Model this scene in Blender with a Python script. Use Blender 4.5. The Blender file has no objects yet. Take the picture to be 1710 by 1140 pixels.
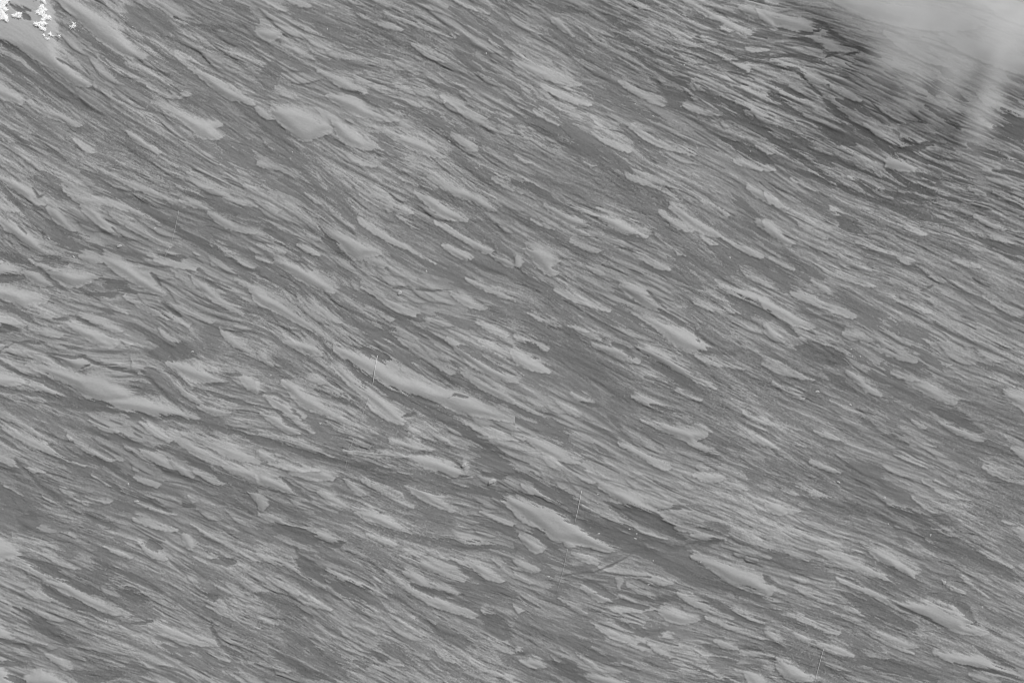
import bpy, math, random
import numpy as np
random.seed(7)
RNG = np.random.default_rng(11)
scene = bpy.context.scene
C = scene.collection

# ---------------------------------------------------------------- camera, sky, sun, exposure
PX = 0.1                                    # one photo pixel is 0.1 m on the ground; the frame is 171 x 114 m
H = 250.0
def gx(px): return (px - 855.0) * PX
def gy(py): return (570.0 - py) * PX
cam = bpy.data.cameras.new("camera"); cam_o = bpy.data.objects.new("camera", cam); C.objects.link(cam_o)
cam_o.location = (0, 0, H); cam.sensor_width = 36.0; cam.lens = 36.0 * H / 171.0
cam.clip_start = 1.0; cam.clip_end = 5000.0
scene.camera = cam_o

SUN_EL, SUN_AZ = math.radians(40), math.radians(38)       # from the upper right of the picture
w = bpy.data.worlds.new("World"); scene.world = w; w.use_nodes = True
nt = w.node_tree; bg = nt.nodes["Background"]
sky = nt.nodes.new("ShaderNodeTexSky"); sky.sky_type = 'NISHITA'; sky.sun_disc = False
sky.sun_elevation = SUN_EL; sky.sun_rotation = SUN_AZ
bw = nt.nodes.new("ShaderNodeRGBToBW")                    # the photograph is monochrome
nt.links.new(sky.outputs[0], bw.inputs[0]); nt.links.new(bw.outputs[0], bg.inputs[0]); bg.inputs[1].default_value = 0.11
sl = bpy.data.lights.new("sun", 'SUN'); sl.energy = 2.0; sl.angle = math.radians(6)
so = bpy.data.objects.new("sun", sl); C.objects.link(so)
so.rotation_euler = (math.pi/2 - SUN_EL, 0, math.pi - SUN_AZ)
scene.view_settings.view_transform = 'Standard'; scene.view_settings.look = 'None'
scene.view_settings.gamma = 1.0; scene.view_settings.use_curve_mapping = False
scene.view_settings.exposure = 0.65
scene.cycles.filter_width = 1.1; scene.cycles.volume_bounces = 6; scene.cycles.max_bounces = 12
KEXP = 1.12                                 # display value of a flat surface of albedo 1

# ---------------------------------------------------------------- plan of the ground
# every line: tile origin on the plan, then shapes. l pale drift, m mid tone, d dark ice, k darkest streak drawn last;
# a number after the letter makes it a tapered stroke of that width, otherwise it is an outline. unit 2.5146 plan px
PLAN = """
@0,0
w 0,1 28,0 35,8 40,18 37,28 40,38 50,46 58,53 62,57 55,58 46,55 38,48 28,42 18,36 8,33 0,29
m 34,2 44,14 54,26 62,38 66,50 60,50 48,40 40,28
l 40,0 52,1 66,8 74,13 79,18 84,25 90,32 98,39 90,40 80,36 72,31 64,25 57,18 50,12 44,6
l 101,1 108,1 116,6 122,11 127,15 128,16 122,16 114,11 107,6
l 122,40 128,44 138,49 148,55 158,61 164,66 158,67 150,65 142,59 134,52 127,46
l 108,71 118,73 130,78 142,80 148,82 142,86 146,92 138,93 132,91 126,85 118,78 111,74
l 22,69 30,71 40,74 46,78 51,82 48,84 40,80 32,78 26,74
l 0,57 10,61 16,66 14,70 8,68 0,63
l 86,88 94,91 100,96 104,101 98,99 92,96 88,92
l 0,88 8,91 12,95 4,94
l 50,93 58,96 63,101 60,102 54,98
l 100,57 108,61 114,63 124,62 118,66 108,64
m 60,45 75,50 90,56 100,62 112,74 100,73 88,66 72,60 62,52
m8 116,38 128,50 140,56 152,64
d5 31,0 40,9 50,17 60,26 70,34 82,40
d4 55,1 68,8 80,15 92,19
d 85,3 100,6 112,13 116,19 112,24 100,25 90,20 84,12
k3 116,12 130,17 150,20 165,27
d4 128,18 145,22 160,28 170,31
d5 150,2 165,10 171,13
k3 0,30 15,37 30,49 42,59 50,66 60,73
d5 0,42 12,47 25,54 40,62 55,70 70,80 85,92
d6 120,62 132,70 145,77 160,85 171,92
d3 82,18 90,30 100,40 110,48 122,56 135,62 150,72
d8 32,79 42,83 52,86 60,88
d4 0,67 10,72 18,76 28,85 40,95 52,101
k3 0,86 12,92 24,97 36,102 48,110
d9 70,93 85,98 95,106 105,113
d9 130,92 145,99 158,106 171,112
k2 8,4 15,7 25,8
k2 16,10 21,14
k1 39,40 50,46 62,54
k1 42,32 50,38 60,50
k1 75,64 90,72 108,76 122,84 134,92
@430,0
l 0,20 8,19 15,21 13,26 7,28 2,25
l 17,31 24,30 30,34 36,38 30,38 22,35
l 43,48 52,50 60,53 65,57 69,61 62,61 54,57 47,52
l 50,64 60,63 68,66 72,71 80,75 90,77 82,80 72,78 62,75 54,70
l 13,73 25,71 38,75 48,80 50,86 42,90 34,94 27,93 18,85
l 52,80 62,84 70,92 74,97 64,98 56,94 51,86
l 82,85 90,87 92,92 84,89
l 93,92 104,91 114,95 120,100 123,104 112,103 100,98
l 130,90 140,93 146,99 140,101 135,96
l 80,0 92,3 102,7 98,8 88,5
l 88,10 100,12 112,16 120,21 126,24 114,20 102,16 92,12
l 80,16 88,16 94,20 86,19
l 124,65 133,66 144,72 150,78 140,75 130,70
l 136,75 146,78 156,84 163,88 152,85 142,80
l 90,55 98,57 104,62 96,60
l 100,67 106,69 108,71 102,70
l 105,30 115,35 124,40 118,40 108,35
l 132,0 145,4 155,9 150,8 140,5
l 22,0 32,3 34,5 26,4
l 5,0 14,4 20,8 14,6
l 155,27 162,31 164,33 157,31
l 60,103 70,107 78,110 66,109
l 0,106 6,108 13,113 0,111
l 0,72 8,76 12,79 4,79
d14 0,50 14,55
d9 20,5 40,15 60,25 75,30 95,38
d7 65,10 85,22 100,30 115,40
d5 160,5 171,10
d8 130,5 145,14 158,20 171,26
k3 150,20 160,28 168,35 171,38
d7 115,25 130,35 145,45 160,55
d5 108,50 118,58 130,62 145,72 160,82 171,86
d9 95,73 110,78 125,85 140,88 155,95 171,103
d5 60,60 75,66 90,72
d8 0,82 12,92 24,102 36,110
d8 75,88 85,97 95,106
d6 20,25 35,35 50,42 70,45 90,47
d6 126,93 134,102 142,110
d4 0,28 15,38 30,45 45,50
k2 55,60 66,62 74,68
@860,0
l 0,40 10,42 20,46 30,50 38,55 26,54 14,51 4,45
l 20,58 32,60 42,65 48,69 38,68 28,64
l 50,25 58,27 64,31 56,30
l 72,55 82,60 90,66 96,69 86,66 76,60
l 115,2 125,4 135,10 145,16 154,21 146,21 136,16 124,9
l 150,5 160,4 171,10 171,20 162,14 153,9
l 130,15 138,17 142,21 134,19
l 105,25 115,27 124,32 118,32 110,29
l 124,25 130,27 133,30 127,29
l 128,34 138,35 144,40 136,40
l 145,43 152,42 156,47 150,50
l 155,33 167,32 168,34 158,35
l 80,3 87,6 82,7
l 113,70 124,72 134,76 126,76 118,74
l 148,70 160,71 168,79 171,81 160,78
l 118,55 123,57 121,59
l 24,11 30,12 35,18 38,23 30,19 25,15
l 50,77 54,80 57,84 52,81
l 53,88 62,94 70,97 74,100 64,98 56,93
l 80,85 95,90 105,98 118,101 105,100 90,95
l 0,102 8,106 13,108 5,108
l 46,107 54,110 50,111
l 145,105 156,107 170,113 150,110
l 12,74 20,77 28,83 18,79
l 162,98 171,102 168,102
m14 60,52 80,58 100,68
k4 15,0 25,5 40,8 50,10
k5 60,12 70,17 82,21
k3 80,27 95,34 105,38 118,44
k3 100,28 115,33 128,36 145,44 155,50
k3 115,12 128,16 138,17
k3 130,31 142,35 150,40 160,39 167,38
d6 20,18 30,22 40,28 50,34
d7 25,30 40,35 55,40 70,50
k4 65,22 78,30 90,35
k6 88,50 97,57 108,63 118,66
d5 95,62 108,70 118,72
k6 135,65 145,72 157,80 171,87
d5 120,72 135,78 150,82
d8 40,55 55,60 70,65 85,75 95,80
d5 0,62 10,70 20,78 30,88 45,97 60,105
d7 0,80 15,86 30,95 45,103 60,112
k5 138,92 150,97 160,103 171,108
d3 85,86 105,92 125,97
d6 72,85 85,95 100,108
k3 0,0 10,3
k3 80,0 100,5
@1280,0
l 50,0 100,3 140,14 130,22 90,18 60,10
l 120,25 150,30 171,40 171,48 140,40
l 80,22 100,30 120,42 100,40
l 150,3 171,6 171,14 155,12
l 0,5 20,10 30,15 36,20 25,22 10,18 0,15
l 28,24 40,26 50,33 45,35 34,31
l 5,42 18,42 30,50 38,56 28,54 15,50
l 43,58 50,60 58,63 62,67 52,65
l 75,70 88,78 94,81 88,83 80,78
l 65,83 75,86 82,90 74,91
l 78,104 90,104 98,113 80,113
l 115,65 122,65 124,68
l 90,90 100,93 106,96 98,96
l 138,60 155,68 171,76 160,76 145,70
k2 20,23 30,22 36,20
k3 30,12 35,14 42,20 52,27
k2 28,17 38,18
k3 15,25 28,28 38,32
k2 37,40 42,37 48,35
k2 0,39 20,37 32,39 45,44
k2 50,37 62,35
k3 55,30 65,34 75,38
k2 74,73 82,79 92,83
k3 105,70 115,77 128,86
k4 116,48 125,54
k5 110,55 120,60 132,68
k2 160,51 171,56
k5 148,73 160,78 171,85
k8 152,85 162,88 171,88
k5 32,82 42,88 50,93 58,95
d8 45,85 55,92
k4 60,83 70,90 78,97 86,103 100,111
k3 85,101 100,98 112,94
k6 28,100 36,105 44,109
k4 8,85 20,92 35,98
k3 2,55 15,60 30,68
k3 40,72 55,82
k4 0,62 12,70 25,78
k3 135,96 150,102
d5 50,65 62,72
k3 88,93 100,96
k2 95,80 108,82
k3 150,100 160,106
@0,285
l 0,5 15,8 24,14 23,20 32,22 24,23 16,18 8,12
l 45,13 50,15 52,20 60,17 75,20 85,23 94,28 97,33 85,27 72,22 60,24 52,21
l 56,25 65,24 70,32 75,38 80,42 72,40 62,33
l 78,31 90,35 100,40 108,45 113,50 104,48 94,43 86,38
l 33,26 40,25 44,30 46,35 48,39 40,36 35,32
l 3,35 9,34 15,38 22,42 27,47 30,52 27,55 22,53 15,49 8,43 4,39
l 70,0 85,5 100,12 118,21 108,19 92,13 80,7
l 120,20 130,20 138,25 130,25
l 125,6 135,8 142,12 134,11
l 140,28 150,31 158,37 168,40 156,40 146,36
l 150,18 165,20 171,24 158,22
l 0,62 10,64 14,67 12,71 5,71 0,70
l 16,67 24,66 30,71 34,75 26,77 20,73
l 33,68 42,64 52,67 62,70 60,73 52,77 45,77 38,73
l 20,59 30,62 40,65 34,66 26,64
l 72,60 85,60 92,67 100,72 108,80 103,82 95,78 85,72 76,67
l 115,65 125,72 133,78 128,78 120,73
l 128,71 136,74 142,80 158,92 148,90 136,82
l 104,59 120,60 130,65 116,64
l 113,88 124,90 134,95 140,100 130,98 120,93
l 0,78 15,78 25,82 30,86 22,89 14,92 6,86 0,84
l 14,92 24,93 38,97 30,98 20,96
l 0,98 12,100 14,103 0,103
l 55,97 66,99 76,103 81,106 72,106 62,101
l 40,102 52,101 64,106 76,112 60,113 48,107
l 67,85 75,87 84,94 78,93 70,89
l 86,84 100,88 115,96 124,102 112,98 98,94
l 0,23 8,24 14,27 6,27
l 0,31 4,32 3,34 0,34
l 110,53 118,55 112,56
l 30,52 38,56 34,56
l 52,56 60,55 67,60 60,61 54,59
l 142,50 152,54 165,62 168,65 156,60
l 157,72 168,76 171,79 162,77
m 50,32 65,38 70,42 80,50 70,50 58,44
d9 12,20 20,28 30,34 38,42 50,50 60,54 75,57
d 34,38 50,44 60,50 80,51 98,55 90,59 75,60 62,57 50,54 36,48
k6 55,2 70,10 85,17 95,22 108,32 120,40 130,48 145,55 160,64 171,68
d8 110,0 125,10 140,20 155,30 171,37
k5 0,56 10,59 20,62
k4 28,57 38,60 46,61
k5 0,72 10,72 18,75
k4 66,73 80,77 90,82
k2 14,66 26,66 33,72 40,78 48,81
k4 48,80 58,83 68,83 78,81
k2 100,67 105,73 108,79
k4 0,91 12,94 22,99 34,103
k3 36,99 50,97 60,102 70,106 80,110
d8 125,65 140,75 150,85 165,93 171,96
d5 68,91 80,98
k3 108,88 120,96
k2 90,88 105,92 115,99
d 140,98 155,100 158,104 148,107 138,104
d6 20,5 35,10 45,18
k3 0,8 8,18 15,26
k3 104,56 115,58 128,58
d5 95,25 105,30
d9 150,22 165,27
k1 22,12 26,18 30,16
k2 24,38 28,42 30,48
k1 12,36 18,42
k1 86,27 94,36 104,45
k1 75,38 82,46 90,49
k1 0,86 4,90
k4 0,105 14,106
@430,285
l 67,12 72,14 80,18 90,22 97,27 88,27 80,23 72,19
l 108,15 118,18 125,23 134,28 139,32 130,33 122,31 115,25
l 118,6 130,10 142,14 150,19 157,25 150,26 142,20 132,17 124,12
l 44,38 54,41 64,43 74,48 81,53 74,57 66,60 60,56 55,50 50,45
l 14,62 24,60 34,64 42,70 48,78 40,79 30,74 20,67
l 122,36 132,40 142,45 150,49 158,52 153,56 146,52 136,46
l 156,56 165,57 171,62 171,65 162,62
l 124,50 134,52 142,58 140,60 132,57
l 27,50 36,51 42,56 36,56
l 33,43 40,44 43,47 38,46
l 130,82 140,84 146,88 152,91 144,92 136,88
l 72,79 82,80 90,86 98,90 103,94 94,94 86,89 80,84
l 93,30 100,34 108,39 101,37
l 72,59 80,58 87,62 82,65
l 32,15 40,18 44,23 38,21
l 95,5 108,9 118,13 108,11
l 6,22 16,26 12,29
l 32,26 40,30 42,32 36,30
l 72,36 85,42 95,47 105,52 115,60 100,52 84,46
l 66,91 74,93 78,98 70,95
l 0,57 10,60 16,61 10,62 0,59
l 0,80 12,84 22,92 32,98 40,104 48,112 36,106 24,100 12,93 0,89
l 28,85 42,90 52,97 57,102 46,98
l 82,96 90,99 88,101
l 0,49 10,50 18,55 10,55
l 140,73 155,77 171,85 160,83
l 145,100 155,103 165,110 152,106
l 157,6 168,10 171,14 162,10
m 90,58 120,64 150,78 171,90 140,84 100,68
d9 0,2 12,6 25,10 40,18 55,25
d9 30,2 45,8 55,18 60,28 72,36
k5 38,33 46,44 52,52 58,58 65,64
d8 0,30 15,42 28,52 40,62 55,72 68,82
d9 15,75 30,82 45,87 58,95 70,103 90,110
d9 0,66 10,71 20,77
d7 55,76 70,82 80,88 92,95 105,98
k4 100,8 112,13 122,18 135,24
d8 135,22 145,30 153,38 165,48
d9 80,28 95,35 115,42 130,48 145,58 160,66 171,72
d6 90,55 110,62 125,68 140,76 160,86
d4 60,38 75,46 90,53
k2 140,60 152,66 165,70
d7 140,92 155,95 171,98
d5 120,95 140,103 160,110
d8 0,92 10,95 22,102
k3 5,40 18,48 28,56
d6 145,2 155,5 171,10
k2 150,48 156,50 158,53
k2 20,60 30,61 36,66
k1 90,78 115,80 130,79
@860,285
l 22,24 30,25 36,29 44,32 48,36 44,38 36,36 28,31
l 56,30 64,30 72,34 80,39 85,42 76,43 68,40 60,35
l 106,26 114,27 120,32 126,36 135,41 128,43 120,39 112,33
l 98,28 106,33 116,39 110,40 102,35
l 80,55 90,58 98,62 102,65 94,65 86,60
l 140,45 150,48 158,52 163,57 156,56 146,50
l 72,78 84,76 90,82 96,88 102,93 95,93 86,90 80,86
l 160,34 171,33 171,43 164,39
l 155,12 165,13 171,19 171,23 162,18
l 8,52 22,52 32,59 25,62 30,68 22,70 14,62
l 0,57 5,60 3,64 0,65
l 48,63 56,65 60,69 54,69
l 140,78 155,79 171,85 171,93 160,91 148,84
l 120,88 135,90 150,94 136,94
l 94,43 102,49 110,53 104,52
l 106,52 112,56 108,56
l 125,45 133,49 129,49
l 38,47 48,51 55,54 46,53
l 12,33 22,38 26,39 18,37
l 75,5 85,5 97,11 90,11
l 95,12 105,17 110,20
l 152,68 160,70 171,77 164,76
l 30,80 42,84 52,88 60,92 48,89 36,85
l 10,95 22,100 26,103 16,99
l 40,104 50,106 56,112 46,110
l 130,22 138,25 141,31 136,27
l 5,5 15,10 18,12
l 20,18 35,22 48,27 56,30 40,26
l 0,12 6,15 4,16
m 10,68 22,70 36,84 24,82
k6 0,8 12,13 25,20 38,26 50,33
d8 15,5 30,10 45,15 60,20
d8 60,5 72,12 82,20 95,25
d6 60,25 75,30 90,36 105,44 120,50
d9 106,56 120,60 134,64 152,68
d8 85,62 100,68 115,73 130,77
k3 50,36 65,42 80,46 95,52
d5 10,42 25,48 40,52 60,58
d9 0,65 8,72 16,80 25,84
d8 105,78 115,85 120,92 128,100 140,108
d7 130,48 140,55 155,60 171,67
k5 135,80 145,86 158,93 171,99
d5 110,20 120,28 130,36 142,42
d6 140,30 155,38 171,48
d7 60,88 75,95 90,100
d7 0,95 15,103 30,112
k2 38,76 50,82 62,89
k2 95,92 105,98 112,103
d6 145,15 155,25 171,32
k2 88,80 94,86 100,91
d4 20,52 30,57 42,62
d5 0,30 15,36 30,42
d6 62,80 72,83
@1280,285
l 43,26 50,27 56,32 50,31
l 0,34 6,37 12,43 18,47 14,50 8,46 0,41
l 0,13 8,20 14,24 6,24 0,19
l 62,47 72,50 82,55 92,60 84,60 74,56 66,52
l 22,37 32,41 40,46 34,44
l 3,58 12,61 18,66 10,63
l 125,59 135,62 142,64 134,64
l 135,11 142,11 147,14 146,17 138,15
l 148,13 160,16 171,23 160,21
l 88,35 98,38 106,42 98,41
l 100,0 108,2 112,8 102,4
l 110,14 118,16 120,19 112,17
l 140,30 152,34 158,39 146,36
l 148,42 158,45 164,48 154,47
l 22,80 34,88 46,92 52,96 38,91 28,87 18,83
l 30,73 38,75 43,82 36,79
l 0,86 12,90 22,98 28,103 20,103 10,98 0,93
l 35,62 48,68 62,74 68,76 54,73 42,68
l 0,101 8,108 12,113 0,112
l 105,66 112,70 118,74 110,72
l 145,84 155,90 168,97 160,95
l 98,90 108,94 104,94
l 30,0 42,4 52,10 44,9 34,4
l 55,3 65,7 74,11 62,9
l 17,5 26,9 32,13 22,9
l 50,105 60,108 68,113 52,112
l 92,15 102,19 108,21
l 95,23 105,27 112,31
k5 80,0 88,5 95,10 103,13
k5 58,5 68,12 78,19
k4 20,0 35,5 45,10 58,13
k7 70,14 82,20 95,26 108,32 118,37
k9 48,30 55,36 65,40
d6 22,18 35,24 42,30
k4 65,14 80,15 95,18 115,21
k3 120,24 128,29 138,34
k6 140,44 150,50 160,52 171,53
k3 100,2 115,6 128,8
k2 145,13 155,18 171,26
d8 15,62 28,68 38,72
d9 0,68 12,74 20,80
d9 42,80 55,88 65,95 75,103
d6 20,87 30,97 40,106
d9 80,100 95,106 110,113
k3 0,96 12,103 20,110
d5 0,50 18,60 35,68
k3 88,62 100,66 110,70
k2 102,80 108,78 112,75
d6 110,45 125,52 140,60
k3 150,90 162,98 171,100
k2 86,90 98,96 112,103 124,110
d8 60,92 80,97
k2 65,42 75,42 80,44
k3 155,55 171,61
k3 60,50 75,56 88,60
k2 150,0 171,4
@0,430
l 148,47 156,54 165,60 171,66 160,62 152,57
l 106,46 112,52 118,56 108,53
l 115,70 128,69 138,74 146,80 138,83 128,82 118,77
l 17,61 28,62 36,68 30,71 22,67
l 38,64 50,65 58,68 62,70 57,74 50,75 44,71
l 25,73 38,72 50,76 52,77 62,77 74,81 83,88 82,93 72,98 62,95 54,91 50,86 40,82 32,78
l 76,92 92,92 106,95 116,99 124,105 118,107 104,106 90,103 78,100 70,98
l 22,84 32,84 42,91 38,93 28,90
l 0,78 8,77 14,82 9,85 0,85
l 133,99 145,98 152,103 144,105 136,102
l 117,83 128,90 134,97 122,92
l 160,78 171,80 171,90 162,86
l 82,55 88,57 86,60
l 88,67 94,73 88,74
l 48,44 60,46 72,54 76,59 66,59 56,52
l 20,48 36,47 44,52 34,53
l 0,67 8,68 10,72
d 93,62 108,56 118,57 130,57 148,59 145,66 132,68 115,70 102,68
k9 100,64 115,63 128,64
d 96,75 108,80 115,86 122,94 134,102 148,106 152,113 130,113 126,104 112,96 102,86
k5 20,79 30,81 40,87 52,92
k4 0,87 15,89 30,92 50,97 65,98 80,103 100,107 118,108
k2 94,76 104,86 114,95 124,104
k2 0,69 10,75 20,80
k2 20,61 36,64 44,66 56,66 64,70 75,73 90,77
d8 155,59 165,66 171,70
d 132,45 150,42 158,45 150,50 146,56 136,56
k2 135,85 155,83
d7 84,87 95,89 104,91
k3 128,88 140,90 155,95 168,98
k2 0,66 10,56 30,56 60,62
k1 60,71 50,76 
k3 150,77 160,78
@0,600
l 60,40 72,43 80,47 76,49 66,46
l 0,36 10,41 4,41
l 5,46 15,48 28,55 40,60 52,68 40,65 28,60 14,54
l 52,55 60,58 70,64 80,65 70,67 60,63
l 96,60 106,62 114,70 116,72 106,70 98,65
l 114,66 122,70 128,78 118,75
l 84,58 94,63 100,68 90,64
l 114,49 124,52 136,60 148,68 140,68 128,62 118,55
l 125,50 140,52 155,58 171,66 155,66 145,60
l 150,70 160,70 171,72 171,83 162,79 152,75
l 0,65 8,67 14,72 6,70
l 16,72 28,74 22,75
l 62,77 72,82 80,88 72,84
l 90,94 105,99 118,103 105,101
l 60,92 74,94 72,96
l 3,84 10,87 14,90
l 45,50 49,51 49,54 46,54
l 90,78 98,81 104,84 96,83
l 94,42 104,46 112,54 102,50
l 126,92 130,94 128,95
l 165,88 171,90 171,96
l 130,74 140,79 150,82 142,83
l 40,86 50,91 58,97 48,92
l 28,90 36,95 30,93
d 125,37 138,36 150,42 156,48 145,47 132,47 124,42
k3 150,44 160,50 171,55
k3 45,44 58,47 70,51 85,55 100,59 112,60
d6 105,58 115,58 122,64 135,70
k5 142,77 152,80 162,83 171,86
k3 122,65 132,71 145,76
k5 34,57 42,62 52,66 64,68 76,73 84,78
d7 48,70 56,76 62,82
d9 85,80 92,85 95,88
k3 62,76 72,82 82,90
d8 76,92 82,97 88,96
k3 16,73 26,83 36,91 46,100 56,105
d12 0,88 12,95 22,101
d10 0,103 12,106 25,108
k4 55,102 65,107 78,112
d7 55,108 65,110
k3 95,65 110,74 125,80 140,85
k3 125,82 138,90 150,98 165,106
d4 10,80 22,85
k3 118,98 128,98
k3 85,90 100,95 115,102
d4 140,88 155,95 171,104
k2 0,52 10,58
k2 0,72 15,76
d6 20,35 40,42 60,46 80,52
d5 0,30 15,34 30,38
d4 152,64 162,70 171,69
d5 30,38 40,48 50,56
k2 80,58 90,64 98,68
k2 10,66 16,74
@430,570
l 64,9 72,8 80,11 88,18 98,24 108,24 118,30 134,32 142,36 150,42 157,46 148,48 138,49 130,46 124,42 114,41 104,37 94,34 84,29 76,23 68,17
l 18,28 25,27 31,33 38,35 42,40 50,46 58,51 60,55 50,51 40,47 30,44 24,38 20,33
l 6,37 15,36 20,39 26,45 29,50 24,51 16,47 10,42
l 4,48 14,49 22,55 28,60 20,61 12,56
l 20,0 36,0 42,8 34,9 24,5
l 0,6 5,8 10,16 4,14 0,11
l 32,23 40,24 44,27 38,29 33,28
l 44,33 55,34 62,39 55,38
l 54,19 62,22 68,28 76,32 86,39 96,49 92,53 84,48 76,40 64,32
l 75,42 84,47 92,53 86,52 78,47
l 46,52 56,56 68,62 60,61 50,57
l 24,52 34,57 38,61 30,58
l 100,60 106,58 112,64 106,63
l 90,67 98,65 108,69 115,72 108,74 98,71
l 104,78 114,75 124,77 132,82 139,88 136,90 128,90 116,86 108,82
l 85,82 100,86 112,90 100,91 90,86
l 60,72 72,71 88,73 98,75 84,77 70,75
l 112,55 120,60 128,66 130,69 122,67 116,61
l 0,27 6,33 0,34
l 148,89 156,90 159,93 156,96 150,93
l 136,79 141,81 139,87 137,86
l 0,86 10,88 18,93 26,100 16,99 6,96 0,94
l 25,87 38,83 46,86 50,91 40,92 30,90
l 59,91 66,95 72,100 66,100 61,97
l 100,96 112,96 120,104 128,111 116,108 106,102
l 125,92 138,95 143,97 132,97
l 0,70 8,73 12,78 0,79
l 8,80 20,82 40,84 24,86
l 74,58 80,61 76,60
l 0,103 8,107 4,113 0,112
l 42,100 55,104 62,110 50,108
l 63,107 75,110 80,113 64,113
l 130,0 142,5 150,12 160,18 171,24 160,25 148,20 138,12
l 148,0 160,4 171,12 160,9
l 140,22 155,28 171,37 171,41 158,36 146,30
l 124,50 135,55 145,60 138,59
l 140,55 155,60 171,64 158,64 148,60
l 145,85 155,88 158,90 150,88
l 97,0 105,6 118,14 126,20 116,15 104,8
l 5,62 20,64 32,68 44,72 50,77 36,73 20,68
l 63,64 70,66 72,68
l 70,92 80,98 100,108 90,104 78,98
d 70,50 82,48 90,53 98,54 98,60 106,65 115,68 104,69 90,65 88,72 76,70 70,64 80,60 74,55
d 28,42 36,48 44,54 50,60 62,64 63,70 56,74 46,68 36,62 30,55
k4 38,32 50,37 62,42 72,48
d9 0,16 12,19 24,25
m10 8,10 20,15 30,24
k7 60,14 68,22 78,29 90,35 104,41 116,46 128,54 140,62 155,72 171,82
d6 38,2 50,9 60,16
k5 62,3 75,7 88,12
d9 95,10 110,15 122,22 135,28 150,38 171,45
k4 0,65 15,69 30,75 45,78
k7 45,79 58,81 70,84 82,89 95,91 110,93 125,96 140,98 155,101 171,102
k2 72,70 88,71 100,74 112,74 125,76 132,80 138,87
k2 0,34 12,35 20,40 26,48 30,52
k2 0,43 12,46 22,55 34,61
k3 110,67 125,70 135,74
k4 135,2 150,12 171,22
k2 0,97 14,100 28,106 45,112
d8 98,96 106,104 115,112
k2 120,86 130,91 142,89
k3 140,82 150,88 160,90 171,88
d5 60,92 62,104
k3 14,88 24,97 36,106
d4 50,96 60,103 75,110
d8 125,45 140,52
d4 120,30 134,30
k2 96,50 104,48
d7 140,68 155,78 171,85
k1 126,38 132,35 140,37
@860,500
l 83,11 95,14 108,18 118,22 124,28 128,33 117,36 108,32 100,25 92,17
l 86,34 98,34 104,38 112,42 118,48 124,52 130,57 120,54 110,51 102,46 94,41
l 55,31 70,31 78,38 82,42 72,40 62,36
l 0,33 8,38 14,41 20,46 15,48 8,46 3,43 0,42
l 0,25 10,26 20,33 10,31
l 12,10 24,15 28,19 18,15
l 80,65 95,67 110,74 100,74 88,70
l 108,60 118,63 123,67 114,65
l 90,82 105,84 118,86 127,88 126,91 118,94 130,99 135,103 120,98 108,91 98,87
l 152,75 162,78 171,83 160,82
l 150,88 160,91 171,97 160,96
l 120,37 130,40 150,45 140,44 128,42
l 38,62 48,65 52,70 44,69
l 28,68 38,73 43,78 34,75
l 0,68 10,70 18,76 8,74
l 70,97 80,98 90,104 98,112 84,105
l 10,92 25,97 35,104 40,108 28,106 16,100
l 120,110 124,108 128,113 121,113
l 0,90 8,92 5,94
l 20,104 28,107 28,112 22,110
l 38,18 50,21 44,21
d8 115,15 122,20 135,28 150,37 171,48
k6 85,38 95,44 104,50 115,57 125,63 132,68
d8 108,52 120,56
d9 105,55 118,62 128,68 140,75 150,80
d9 20,35 35,42 48,50 60,60
d10 38,50 50,58 55,64
d14 62,64 72,68 80,72
k4 0,29 10,32 20,38
d7 0,45 12,50 25,54 35,53
k2 42,68 55,71
d10 0,72 15,80 30,92 45,100
k3 63,78 70,87 78,95
d6 75,82 90,88 105,92 120,98 135,106
d7 120,80 130,87 138,95 150,100
k5 150,0 160,7 171,13
k3 118,35 130,35 145,37
k2 115,14 120,20 122,27
d7 110,35 120,40 128,48 133,55
k3 90,70 105,74 120,78
k3 65,30 72,32 78,38
d8 0,5 15,15 25,25
d8 60,8 75,15 90,22 105,30
@1280,570
l 54,21 60,22 66,27 74,34 68,34 60,28
l 95,27 106,28 114,33 122,40 112,38 102,33
l 65,0 78,5 90,9 98,13 88,12 75,7
l 0,15 10,18 20,22 30,24 20,24 8,21
l 158,36 171,38 171,45 165,42
l 118,54 128,57 138,62 140,65 130,63 120,58
l 142,82 152,84 162,90 171,93 162,93 150,88
l 32,59 42,61 48,65 40,64
l 43,39 52,42 60,47 52,44
l 100,65 110,69 104,68
l 80,108 90,110 98,113 86,112
l 78,82 86,86 90,89 82,87
l 0,105 15,109 20,113 0,113
l 10,97 22,100 40,106 55,111 36,107 20,103
l 140,7 150,10 155,14 146,12
l 118,14 122,15 119,17
l 150,24 160,28 168,31
l 98,54 105,58 102,58
l 5,28 18,32 26,38 14,36
l 14,66 24,69 18,69
l 84,21 95,23 100,26 90,25
l 30,80 42,83 50,87 40,86
l 105,93 118,99 135,104 120,103
l 165,73 171,75 171,78
l 86,75 100,80 108,84 96,80
k10 20,3 35,8 48,12 55,16
d9 0,20 15,26 25,33 38,38
k6 38,20 48,27 58,33
d9 68,22 80,30 92,36 105,42 118,48
d9 80,12 95,18 105,22
d8 95,4 105,10 115,16
k7 110,45 120,49 130,54 140,60
k4 140,15 155,19 171,25
d5 50,35 62,40 78,45
d9 70,40 85,45 98,50
d12 105,60 118,66 128,72 140,78
d9 25,68 40,76 55,85 70,88
d10 58,84 72,85 80,90
k4 60,50 80,62 95,70
d6 5,48 20,55 35,62 50,72
d7 0,80 15,86 30,92 45,98
k4 0,89 15,96 30,102
d8 20,100 30,106
d7 145,88 155,94 171,97
d5 115,75 130,80 150,88 171,95
d9 120,30 140,40 155,48 171,55
d5 60,92 80,100 100,110
d6 150,33 171,38
d7 130,65 150,72 165,76
d6 150,100 171,108
@0,855
l 0,20 8,21 14,28 8,30 0,29
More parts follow.
